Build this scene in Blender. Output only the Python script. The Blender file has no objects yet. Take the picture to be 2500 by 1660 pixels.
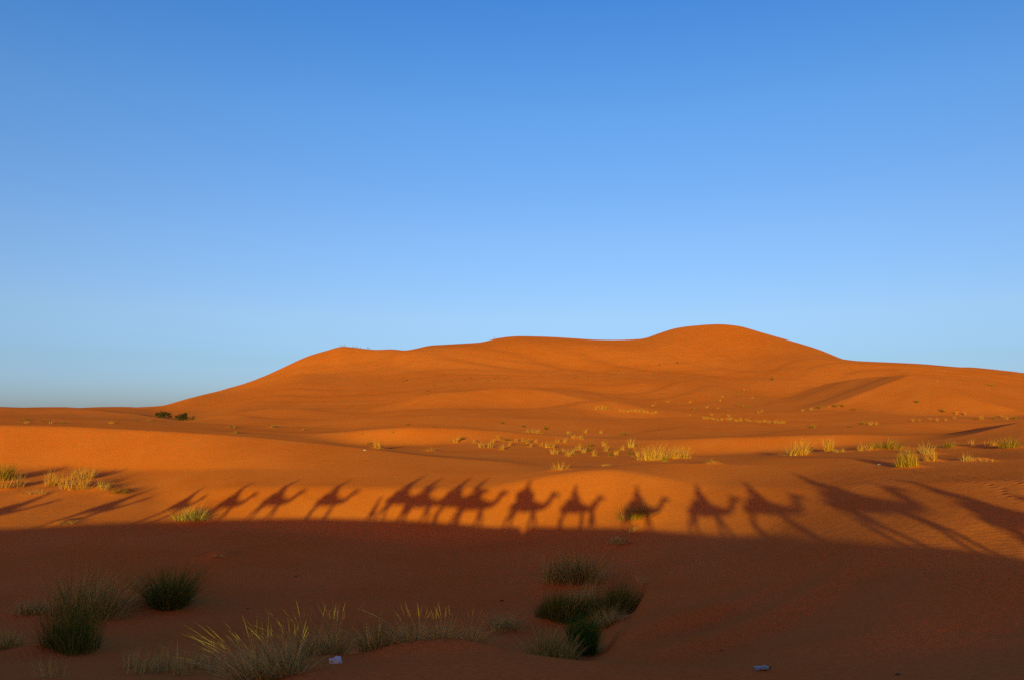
import bpy, bmesh, math, random
import numpy as np
from mathutils import Vector, Matrix, noise as mnoise

# ------------------------------------------------------------------ terrain mathematics
# TERRAIN BEGIN
FPX, CX, CY, HOR = 1809.0, 1180.5, 784.0, 945.0      # photo measured on a 2361 x 1568 grid
PITCH = math.atan((HOR - CY) / FPX)
def ray(x, y):
    """direction (dx, 1, dz) per metre of depth for a point of the photo"""
    a = (x - CX) / FPX; b = -(y - CY) / FPX
    c, s = math.cos(PITCH), math.sin(PITCH)
    Yd = c - b * s; Zd = s + b * c
    return a / Yd, Zd / Yd
_u, _v = ray(1470, 1122)
SUN_AZ = math.atan(_u)                                 # heading of the light, from +Y towards +X
SUN_EL = math.atan(-_v / math.hypot(1, _u))
CA, SA, TE = math.cos(SUN_AZ), math.sin(SUN_AZ), math.tan(SUN_EL)
# dune profile rows: (x, y, depth) in photo grid units and metres
ROWS = [
 # bottom of the frame
 [(0,1600,13.5),(300,1600,13.2),(560,1600,12.6),(700,1600,12.2),(900,1610,12.0),(1200,1610,12.0),(1500,1600,12.4),(1800,1600,12.6),(2100,1600,12.3),(2361,1590,11.5)],
 # crest of the foreground hummock
 [(0,1568,15.5),(300,1570,15.2),(520,1592,14.6),(600,1578,14.4),(660,1552,14.6),(720,1533,14.9),(780,1528,15),(850,1521,15.1),(900,1509,15.2),(960,1500,15.4),(1050,1496,15.5),(1120,1497,15.5),(1200,1506,15.3),(1300,1519,15),(1400,1531,14.6),(1500,1539,14.4),(1600,1544,14.2),(1700,1545,14.2),(1850,1540,14.5),(2100,1535,14.6),(2361,1520,14.2)],
 # hollow behind it
 [(0,1545,18),(300,1548,18),(520,1560,17.5),(660,1556,17.2),(780,1548,17.6),(900,1540,18),(1050,1540,18),(1200,1550,17.8),(1300,1560,17.4),(1348,1556,17.2),(1378,1526,17),(1430,1524,16.8),(1500,1530,16.5),(1600,1536,16.2),(1700,1528,16.4),(1850,1514,16.6),(2100,1500,16.2),(2361,1485,15.9)],
 [(0,1480,23.5),(300,1484,23.5),(600,1496,22.5),(800,1508,22),(1000,1512,22.2),(1200,1512,22.2),(1300,1514,21.8),(1360,1512,21.9),(1398,1502,21.9),(1432,1456,21.8),(1500,1448,21.8),(1600,1452,22),(1750,1445,21.6),(1900,1436,20.6),(2100,1418,19.0),(2361,1410,18.9)],
 [(0,1400,31),(300,1398,31),(600,1418,30.5),(900,1430,30.5),(1200,1434,30.5),(1310,1424,30.8),(1400,1416,30.8),(1458,1406,30.6),(1496,1352,30),(1560,1350,29.6),(1700,1352,28.5),(1850,1352,26),(2050,1338,23.6),(2361,1318,22)],
 [(0,1310,42),(300,1305,42),(600,1322,40.5),(900,1338,39.5),(1150,1338,39.5),(1300,1326,39.5),(1420,1318,39),(1490,1308,38.2),(1535,1284,37.2),(1600,1288,36),(1700,1290,33.5),(1850,1290,29.8),(2050,1276,26.5),(2361,1255,24.6)],
 # foot of the shadowed face
 [(0,1240,54),(200,1228,55),(400,1222,55),(550,1228,53.5),(700,1240,51.8),(850,1256,50.2),(1000,1264,49.4),(1150,1260,49.2),(1280,1242,49.2),(1400,1234,48.4),(1500,1240,45),(1600,1246,42),(1750,1248,37.5),(1850,1240,33.8),(2000,1222,30.6),(2200,1205,28.2),(2361,1195,27.2)],
 # brow of the face
 [(0,1150,66),(200,1140,68),(350,1138,68),(450,1136,64.5),(560,1128,61.5),(700,1126,59.5),(850,1128,58),(1000,1130,56.6),(1120,1126,56.4),(1220,1108,56.8),(1300,1094,57),(1400,1086,57),(1500,1098,53.5),(1600,1116,52.5),(1720,1124,47.5),(1850,1128,43),(2000,1118,39),(2200,1112,35),(2361,1108,33)],
 # foot of the left dune face / crest of the near dune
 [(0,1085,79),(150,1082,80),(300,1088,78),(420,1088,75),(560,1084,71),(700,1086,67),(850,1090,64.5),(1000,1098,62.5),(1150,1096,61.5),(1270,1087,60.5),(1340,1081.5,60.5),(1450,1075,60.5),(1560,1070,60),(1640,1072,59.5),(1720,1074,58),(1850,1075,53.5),(2000,1076,48.5),(2200,1074,44.5),(2361,1072,42.5)],
 [(0,978,88.5),(150,982,89),(260,988,89),(350,993,88),(450,999,86),(550,1006,84),(700,1020,80),(840,1035,76.5),(1000,1054,74),(1150,1066,71),(1280,1078,67),(1400,1077,66),(1560,1071,65),(1700,1064,65),(1800,1058,62),(1950,1059,56),(2100,1060,51),(2361,1061,47)],
 # hollow behind the near dune
 [(0,990,100),(300,1000,98),(550,1016,94),(700,1028,92),(840,1036,88),(1000,1048,85),(1150,1056,82),(1280,1061,79),(1400,1062,77),(1560,1058,76),(1700,1053,75),(1850,1052,72),(2000,1050,68),(2200,1046,65),(2361,1038,62)],
 [(0,977,132),(300,985,128),(450,995,118),(600,1006,110),(720,1017,104),(840,1029,101),(950,1030,101),(1050,1024,102.5),(1150,1020,104),(1300,1028,106),(1400,1034,102),(1500,1042,99.5),(1600,1050,99.5),(1700,1046,98),(1850,1038,94),(2000,1026,92),(2100,1020,90),(2200,1014,86),(2361,998,85)],
 # second crests
 [(0,969,150),(300,977,146),(450,986,134),(600,994,124),(700,1000,117),(780,997,111),(860,990,107),(950,985,107),(1050,987,109),(1150,994,111),(1300,1006,116),(1400,1012,119),(1500,1013,112),(1650,1009,106),(1800,1005,101),(1950,1001,99),(2060,1003,102),(2150,1003,112),(2250,1000,122),(2361,998,130)],
 [(0,967,163),(300,976,160),(450,985,150),(600,992,142),(700,996,133),(780,998,128),(860,993,126),(950,989,125),(1050,990,127),(1150,995,130),(1300,1006,132),(1400,1010,135),(1500,1009,135),(1650,1004,134),(1800,1003,130),(1950,1002,125),(2060,1000,130),(2150,999,138),(2250,996,146),(2361,992,152)],
 [(0,958,195),(150,962,195),(300,969,190),(420,978,178),(560,985,162),(700,984,156),(850,972,152),(1000,960,160),(1100,957,165),(1250,968,165),(1450,983,165),(1600,986,168),(1750,983,172),(1900,982,170),(2050,975,168),(2200,968,175),(2361,964,185)],
 [(0,952,212),(150,955,213),(300,962,206),(420,974,193),(480,973,188),(560,970,188),(640,966,192),(750,962,194),(850,958,196),(950,948,197),(1000,945,200),(1100,943,207),(1200,944,212),(1300,949,212),(1400,962,208),(1500,970,203),(1606,972,202),(1750,968,205),(1900,966,206),(2050,962,200),(2200,962,202),(2361,960,207)],
 # third crests
 [(0,940,228),(180,942.5,232),(290,952,222),(380,965,208),(440,971,200),(490,962,198),(560,950,202),(640,944,210),(750,945,220),(850,946,224),(900,940,222),(970,920,222),(1020,908,228),(1134,902,236),(1250,906,240),(1350,918,238),(1430,936,232),(1511,952,224),(1606,960,222),(1750,956,230),(1900,950,232),(2050,950,225),(2200,954,225),(2361,955,230)],
 [(0,946,300),(180,946,300),(290,951,295),(360,958,280),(440,968,250),(490,962,235),(560,951,240),(640,946,248),(750,946,256),(850,945,258),(900,940,262),(970,921,270),(1020,910,280),(1134,904,290),(1250,903,300),(1350,908,300),(1430,924,290),(1511,940,280),(1606,944,280),(1750,938,280),(1850,940,275),(1950,938,270),(2050,930,270),(2200,945,272),(2361,952,268)],
 [(0,946,360),(300,948.5,345),(360,954,322),(440,961,292),(560,945,288),(700,940,300),(850,933,315),(1000,907,340),(1150,900,350),(1300,899,355),(1400,911,352),(1480,914,352),(1600,905,350),(1720,925,335),(1880,932,325),(2040,922,312),(2090,905,308),(2250,915,302),(2361,922,295)],
 # foot of the great dune, crest of the right hand dune
 [(0,946,420),(180,946,420),(300,947,400),(360,950,370),(440,952,340),(560,938,340),(700,927,360),(850,905,390),(1000,886,415),(1150,881,415),(1300,884,400),(1450,889,394),(1600,886,400),(1720,905,420),(1800,918,400),(1880,922,385),(1960,920,370),(2040,908,355),(2090,890,345),(2150,876,338),(2250,882,330),(2361,893,325)],
 [(0,946,500),(180,946,500),(300,947,470),(360,945,420),(440,935,400),(560,915,420),(700,880,460),(800,862,500),(900,858,500),(1000,855,500),(1150,852,510),(1300,858,520),(1450,856,530),(1600,858,530),(1700,880,480),(1780,888,450),(1850,896,430),(1960,896,420),(2040,890,410),(2090,884,390),(2150,880,385),(2250,885,390),(2361,897,385)],
 # shoulder
 [(0,945.5,592),(180,945,592),(300,945,549),(355,943,500),(450,920,480),(560,902,480),(640,884,488),(710,866,503),(760,858,520),(820,843,542),(880,825,561),(933,811,585),(990,804,592),(1050,803,599),(1110,800,606),(1200,794,614),(1300,797,621),(1450,800,635),(1560,790,642),(1660,800,642),(1740,850,549),(1800,845,534),(1860,837,527),(1920,834.5,527),(1985,836,527),(2100,841,527),(2200,847,524),(2320,853,520),(2361,858,515)],
 # skyline
 [(0,945,794),(150,944,794),(190,940.5,794),(240,938.5,794),(290,938,779),(330,939.5,722),(355,941.5,592),(450,914,549),(560,884.5,556),(640,850,570),(710,820,581),(760,804.5,585),(790,797,586),(820,801,588),(870,807,591),(910,806.5,596),(933,811,606),(990,799,642),(1050,795,664),(1110,791,678),(1145,781,686),(1200,774,693),(1250,775,696),(1300,778,700),(1380,783,707),(1480,780,722),(1520,767,729),(1560,755,736),(1610,749,743),(1660,746,747),(1700,749,747),(1750,762,736),(1880,799,707),(1985,838,678),(2100,850,650),(2361,868,635)],
 # behind
 [(0,946,1200),(300,946,1150),(600,935,850),(1200,880,950),(1660,870,1050),(2361,900,950)],
 [(0,946.5,2200),(1200,945.5,2200),(2361,946.5,2200)],
]
def pchip_slopes(x, y):
    h = np.diff(x, axis=-1); d = np.diff(y, axis=-1) / h
    m = np.zeros_like(y)
    d0, d1, h0, h1 = d[..., :-1], d[..., 1:], h[..., :-1], h[..., 1:]
    w1, w2 = 2*h1 + h0, h1 + 2*h0
    with np.errstate(divide='ignore', invalid='ignore'):
        hm = (w1 + w2) / (w1/d0 + w2/d1)
    m[..., 1:-1] = np.where(d0*d1 > 0, hm, 0)
    m[..., 0] = d[..., 0]; m[..., -1] = d[..., -1]
    return m
def herm(x, y, m, xq):
    i = np.clip(np.searchsorted(x, xq, side='right') - 1, 0, len(x) - 2)
    h = x[i+1] - x[i]; t = np.clip((xq - x[i]) / h, 0, 1)
    return ((1+2*t)*(1-t)**2*y[i] + t*(1-t)**2*h*m[i] + t*t*(3-2*t)*y[i+1] + t*t*(t-1)*h*m[i+1])
def pch(pts, xq):
    p = np.array(pts, float); return herm(p[:, 0], p[:, 1], pchip_slopes(p[:, 0], p[:, 1]), xq)
def blur(a, sig, ax):
    n = int(3*sig) + 1; k = np.exp(-0.5*(np.arange(-n, n+1)/sig)**2); k /= k.sum()
    pad = [(0, 0), (0, 0)]; pad[ax] = (n, n); b = np.pad(a, pad, mode='edge'); out = np.zeros_like(a)
    for j, w in enumerate(k):
        sl = [slice(None), slice(None)]; sl[ax] = slice(j, j + a.shape[ax]); out += w*b[tuple(sl)]
    return out
KINK = [7, 8, 9, 12, 16, 22]      # rows that are sharp wind-cut crests
NU, NY, U0, U1, LY0, LY1 = 760, 900, -0.72, 0.72, math.log(9.0), math.log(5000.0)
def build_table():
    us = np.linspace(U0, U1, NU); ly = np.linspace(LY0, LY1, NY)
    Yk = []; Zk = []
    xs = CX + FPX * us * 1.0
    for row in ROWS:
        p = np.array(row, float)
        yy = pch(p[:, [0, 1]], np.clip(xs, 0, 2361)); dd = pch(p[:, [0, 2]], np.clip(xs, 0, 2361))
        b = -(yy - CY)/FPX; c, s = math.cos(PITCH), math.sin(PITCH)
        # screen x of a column drifts slightly with y: sample at the x that has this u
        for _ in range(2):
            xx = np.clip(CX + us*(c - b*s)*FPX, 0, 2361)
            yy = pch(p[:, [0, 1]], xx); dd = pch(p[:, [0, 2]], xx); b = -(yy - CY)/FPX
        sl = (s + b*c)/(c - b*s)
        Yk.append(dd); Zk.append(dd*sl)
    Yk = np.array(Yk).T; Zk = np.array(Zk).T
    assert (np.diff(Yk, axis=1) > 0).all(), np.argwhere(np.diff(Yk, axis=1) <= 0)[:5]
    Yk = np.hstack([Yk, np.full((NU, 1), 5200.0)]); Zk = np.hstack([Zk, np.full((NU, 1), -6.0)])
    T = np.empty((NU, NY)); Yq = np.exp(ly)
    for i in range(NU):
        k0 = 0
        for k1 in KINK + [Yk.shape[1] - 1]:
            a, b = Yk[i, k0:k1+1], Zk[i, k0:k1+1]; m = pchip_slopes(a, b)
            if k0 == 0: m[0] = 0
            q = ((Yq >= a[0]) & (Yq <= a[-1])) if k1 < Yk.shape[1] - 1 else (Yq >= a[0])
            if k0 == 0: q = Yq <= a[-1]
            T[i, q] = herm(a, b, m, Yq[q]); k0 = k1
    T = blur(T, 1.0, 1); T = blur(T, 2.5, 0)
    return T
def cubic(T, U, L):
    fi = np.clip((U - U0)/(U1 - U0)*(NU - 1), 0, NU - 1.001); fj = np.clip((L - LY0)/(LY1 - LY0)*(NY - 1), 0, NY - 1.001)
    i = fi.astype(int); j = fj.astype(int); a = fi - i; b = fj - j
    def w(t): return (-.5*t+t*t-.5*t**3, 1-2.5*t*t+1.5*t**3, .5*t+2*t*t-1.5*t**3, -.5*t*t+.5*t**3)
    wa, wb = w(a), w(b); out = 0
    for p in range(4):
        ii = np.clip(i + p - 1, 0, NU - 1)
        for q in range(4):
            out = out + wa[p]*wb[q]*T[ii, np.clip(j + q - 1, 0, NY - 1)]
    return out
def sst(t): t = np.clip(t, 0, 1); return t*t*(3 - 2*t)
# height of the ridge the caravan walks on, along L (metres to the right of the camera, square to the light)
RIDGE = [(-60,-4.3),(-48,-4.0),(-43.7,-3.8),(-38.6,-3.4),(-32.5,-3.1),(-25.8,-2.78),(-21,-2.64),(-16,-2.64),(-11.7,-2.78),(-9,-2.92),(-7.62,-2.88),(-7.42,-3.2),(-7.0,-3.2),(-6.8,-2.86),(-3.2,-2.8),(0,-2.68),(2.9,-2.68),(5.2,-2.55),(6.5,-2.3),(7.6,-2.12),(9.5,-1.98),(12,-2.2),(18,-2.4),(40,-2.4)]
TAB = build_table()
def undul(X, Y):
    """broad low undulations of wind-blown sand, absolute world pattern"""
    r = np.hypot(X, Y); a = sst((r - 12)/60)
    n = (np.sin(X*0.11 + 0.7*np.sin(Y*0.07)) * np.sin(Y*0.09 + 1.3 + 0.5*np.sin(X*0.05))*0.05
         + np.sin(X*.9 + 1.2*np.sin(Y*.5))*np.sin(Y*.62 + .8*np.sin(X*.35))*.035*(1 - sst((r - 26)/8))
         + np.sin(X*0.031 + 1.1 + np.sin(Y*0.021))*np.sin(Y*0.027 + 0.4*np.sin(X*0.017))*0.16)
    far = sst((r - 250)/350)
    n2 = np.sin(X*0.012 + 2*np.sin(Y*0.006))*np.sin(Y*0.016 + 1.5*np.sin(X*0.008 + 1))*1.1 + np.sin(X*.035+Y*.02)*np.sin(Y*.03-X*.012+2)*.35
    return n*a*(1 - far) + n2*far*(r < 3000)
def smax(a, b, k):
    h = np.clip(.5 + .5*(a - b)/k, 0, 1); return b*(1 - h) + a*h + k*h*(1 - h)
def crestline(X, Y, pts, left, right, near, far):
    """long dune: crest through pts (x, y, z), slip face on its left, gentle back on its right"""
    P = np.array(pts, float)
    w = 2.2*np.sin(Y*.045 + 1) + 1.0*np.sin(Y*.11)
    xc = np.interp(Y, P[:, 1], P[:, 0]) + w*np.clip((P[-1, 1] - P[0, 1])/160, 0, 1); zc = np.interp(Y, P[:, 1], P[:, 2])
    d = X - xc
    return zc - left*np.maximum(-d, 0) - right*np.maximum(d, 0) - near*np.maximum(P[0, 1] - Y, 0) - far*np.maximum(Y - P[-1, 1], 0)
def dunes(X, Y):
    """lesser dunes between the near dune and the great one"""
    a = sst((Y - 95)/60)*(1 - sst((Y - 430)/250))
    p = (X*-.42 + Y*.9)/31.0 + .9*np.sin(X*.021 + 1) + .5*np.sin(X*.05 + Y*.013)
    q = p - np.floor(p); prof = np.where(q < .72, q/.72, (1 - q)/.28)
    m = .5 + .5*np.sin(X*.028 + Y*.011 + 2.0)*np.sin(Y*.016 + .6)
    f = sst((Y - 420)/120)*(Y < 2000)*1.0
    p2 = (X*.75 + Y*.35)/58.0 + .8*np.sin(Y*.012 + X*.004); q2 = p2 - np.floor(p2); prof2 = np.where(q2 < .65, q2/.65, (1 - q2)/.35)
    return a*m*1.3*sst(prof) + f*1.1*sst(prof2)*(.4 + .6*np.sin(X*.009 + 1)**2)*(1 - sst((Y - 560)/60)*.6)
def flutes(X, Y):
    m = sst((X - 1.5)/3.0)*(1 - sst((X - 9)/5))*sst((Y - 14.5)/3)*(1 - sst((Y - 23)/7))
    c = X*math.cos(math.radians(38)) - Y*math.sin(math.radians(38)) + .35*np.sin(X*.4)
    p = c/3.1 + .25*np.sin(c*.7); q = p - np.floor(p); return m*.26*sst(np.where(q < .6, q/.6, (1 - q)/.4))
def ground(X, Y):
    X = np.asarray(X, float); Y = np.asarray(Y, float)
    s = X*SA + Y*CA; L = X*CA - Y*SA
    zr = pch(RIDGE, np.clip(L, -60, 40))
    back = zr + np.where(s < -1.5, (s + 1.5)*0.10, 0.0)
    back = np.maximum(back, -16 + 1.5*np.sin(X*.02)*np.sin(Y*.017))
    Ys = np.maximum(Y, 9.01)
    front = cubic(TAB, np.clip(X/Ys, U0, U1), np.log(Ys)) + undul(X, Ys) + dunes(X, Ys) + flutes(X, Ys)
    front = smax(front, crestline(X, Ys, [(126,250,10.9),(140,305,13.0),(155,380,12.9),(173,500,11.0)], .37, .10, .20, .05), 2.0)
    front = smax(front, crestline(X, Ys, [(58.7,90,-1.35),(62,104,-2.35),(66,128,-4.6)], .24, .14, .0, .05), .6)
    w = sst((s - 2.0)/8.0)
    return back*(1 - w) + front*w
# TERRAIN END


# ------------------------------------------------------------------ camera, sky, sun, exposure
SC = bpy.context.scene
COL = SC.collection
cam_d = bpy.data.cameras.new("camera"); cam = bpy.data.objects.new("camera", cam_d); COL.objects.link(cam)
cam_d.sensor_width = 36.0; cam_d.lens = 36.0 * FPX / 2361.0
cam_d.clip_start = 0.05; cam_d.clip_end = 20000
cam.location = (0, 0, 0); cam.rotation_euler = (math.pi/2 + PITCH, 0, 0)
SC.camera = cam
SC.view_settings.view_transform = 'Standard'; SC.view_settings.look = 'None'
SC.view_settings.exposure = EXPOSURE = 0.0
SC.view_settings.gamma = 1.0
SC.cycles.use_denoising = False        # keep the fine grain of sand and grass

world = bpy.data.worlds.new("World"); SC.world = world; world.use_nodes = True
wn, wl = world.node_tree.nodes, world.node_tree.links
wn.clear()
wout = wn.new("ShaderNodeOutputWorld"); wbg = wn.new("ShaderNodeBackground"); sky = wn.new("ShaderNodeTexSky")
sky.sky_type = 'NISHITA'; sky.sun_disc = False
sky.sun_elevation = SUN_EL
sky.sun_rotation = SUN_AZ + math.pi        # the sun stands behind the camera
sky.altitude = 700; sky.air_density = 1.0; sky.dust_density = 0.6; sky.ozone_density = 1.6
# the clear evening sky is deeper blue than the model away from the sun: tinted by height above the horizon
wtc = wn.new("ShaderNodeTexCoord"); wsp = wn.new("ShaderNodeSeparateXYZ"); wrp = wn.new("ShaderNodeValToRGB")
wl.new(wtc.outputs['Generated'], wsp.inputs[0]); wl.new(wsp.outputs[2], wrp.inputs[0])
TINT = [(0.0, (.265,.44,1.25)), (.018, (.265,.43,1.18)), (.061, (.30,.425,.85)), (.115, (.41,.493,.775)), (.206, (.44,.55,.82)), (.352, (.375,.60,.93)), (.477, (.25,.55,.99)), (0.75, (.22,.56,1.4)), (1.0, (.22,.58,1.6))]
for k, (p, c) in enumerate(TINT):
    e = wrp.color_ramp.elements[k] if k < 2 else wrp.color_ramp.elements.new(p)
    if k == 1: e.position = p
    e.position = p; e.color = (*[v*.5 for v in c], 1)
wm1 = wn.new("ShaderNodeVectorMath"); wm1.operation = 'MULTIPLY'; wl.new(sky.outputs[0], wm1.inputs[0]); 
# towards the setting sun the glow keeps its warm colour
wdot = wn.new("ShaderNodeVectorMath"); wdot.operation = 'DOT_PRODUCT'; wl.new(wtc.outputs['Generated'], wdot.inputs[0]); wdot.inputs[1].default_value = (-SA, -CA, 0)
wmr = wn.new("ShaderNodeMapRange"); wmr.interpolation_type = 'SMOOTHSTEP'; wl.new(wdot.outputs['Value'], wmr.inputs[0]); wmr.inputs[1].default_value = 0.15; wmr.inputs[2].default_value = 0.95
wmx = wn.new("ShaderNodeMix"); wmx.data_type = 'RGBA'; wl.new(wmr.outputs[0], wmx.inputs[0]); wl.new(wrp.outputs[0], wmx.inputs[6]); wmx.inputs[7].default_value = (0.60, 0.195, 0.05, 1)
wl.new(wmx.outputs[2], wm1.inputs[1])
wm2 = wn.new("ShaderNodeVectorMath"); wm2.operation = 'SCALE'; wm2.inputs['Scale'].default_value = 4.0
wl.new(wm1.outputs[0], wm2.inputs[0]); wl.new(wm2.outputs[0], wbg.inputs[0])
wbg.inputs[1].default_value = 0.15
wl.new(wbg.outputs[0], wout.inputs[0])

sun_d = bpy.data.lights.new("sun", 'SUN'); sun = bpy.data.objects.new("sun", sun_d); COL.objects.link(sun)
sun_d.energy = 4.0; sun_d.angle = math.radians(0.5); sun_d.color = (1.0, 0.98, 0.07)
_d = Vector((SA*math.cos(SUN_EL), CA*math.cos(SUN_EL), -math.sin(SUN_EL)))
sun.rotation_euler = _d.to_track_quat('-Z', 'Y').to_euler()

# ------------------------------------------------------------------ helpers
def tag(o, label=None, cat=None, group=None, kind=None):
    if label: o["label"] = label
    if cat: o["category"] = cat
    if group: o["group"] = group
    if kind: o["kind"] = kind
    return o
def empty(name, loc, rz=0.0):
    o = bpy.data.objects.new(name, None); COL.objects.link(o)
    o.location = loc; o.rotation_euler = (0, 0, rz); o.empty_display_size = 0.3
    return o
def mesh_obj(name, me, mat=None, parent=None):
    o = bpy.data.objects.new(name, me); COL.objects.link(o)
    if mat: me.materials.append(mat)
    if parent: o.parent = parent
    return o
def grid_mesh(name, co, faces, smooth=True):
    me = bpy.data.meshes.new(name)
    me.vertices.add(len(co)); me.vertices.foreach_set("co", np.asarray(co, np.float32).ravel())
    f = np.asarray(faces, np.int32); k = f.shape[1]
    me.loops.add(f.size); me.loops.foreach_set("vertex_index", f.ravel())
    me.polygons.add(len(f)); me.polygons.foreach_set("loop_start", np.arange(0, f.size, k, dtype=np.int32))
    me.polygons.foreach_set("loop_total", np.full(len(f), k, np.int32))
    me.polygons.foreach_set("use_smooth", np.full(len(f), smooth))
    me.update(calc_edges=True)
    return me
def copy_tree(o, parent=None):
    c = o.copy(); COL.objects.link(c)
    if parent: c.parent = parent
    for ch in o.children: copy_tree(ch, c)
    return c
def mat(name, color, rough=0.9, spec=0.1, noise_amt=0.0, scale=6.0, island=None, trans=0.0):
    m = bpy.data.materials.new(name); m.use_nodes = True
    n, l = m.node_tree.nodes, m.node_tree.links
    b = n["Principled BSDF"]; b.inputs['Roughness'].default_value = rough
    b.inputs['Specular IOR Level'].default_value = spec
    b.inputs['Base Color'].default_value = (*color, 1)
    if noise_amt:
        t = n.new("ShaderNodeTexNoise"); t.inputs['Scale'].default_value = scale; t.inputs['Detail'].default_value = 4
        tc = n.new("ShaderNodeTexCoord"); l.new(tc.outputs['Object'], t.inputs['Vector'])
        r = n.new("ShaderNodeValToRGB")
        r.color_ramp.elements[0].position = 0.3; r.color_ramp.elements[1].position = 0.7
        r.color_ramp.elements[0].color = (*[c*(1-noise_amt) for c in color], 1)
        r.color_ramp.elements[1].color = (*[min(1, c*(1+noise_amt)) for c in color], 1)
        l.new(t.outputs[0], r.inputs[0]); l.new(r.outputs[0], b.inputs['Base Color'])
    if island:
        g = n.new("ShaderNodeNewGeometry"); r = n.new("ShaderNodeValToRGB")
        els = r.color_ramp.elements
        for i, c in enumerate(island):
            p = i/(len(island)-1)
            e = els[i] if i < 2 else els.new(p)
            e.position = p; e.color = (*c, 1)
        l.new(g.outputs['Random Per Island'], r.inputs[0]); l.new(r.outputs[0], b.inputs['Base Color'])
        tr = n.new("ShaderNodeBsdfTranslucent"); mx = n.new("ShaderNodeMixShader"); mx.inputs[0].default_value = 0.25
        l.new(r.outputs[0], tr.inputs['Color']); l.new(b.outputs[0], mx.inputs[1]); l.new(tr.outputs[0], mx.inputs[2])
        l.new(mx.outputs[0], n["Material Output"].inputs['Surface'])
    return m
def hit(x, y, y0=11.0):
    u, v = ray(x, y); Y = np.exp(np.linspace(math.log(y0), math.log(2500), 6000))
    g = ground_m(u*Y, Y); k = int(np.argmax(g > v*Y))
    return float(u*Y[k]), float(Y[k]), float(g[k])
def crest(x, ymin, ymax):
    u = ray(x, 900)[0]; Y = np.linspace(ymin, ymax, 3000); g = ground_m(u*Y, Y)
    k = int(np.argmax(g/Y)); return float(u*Y[k]), float(Y[k]), float(g[k])

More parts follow.
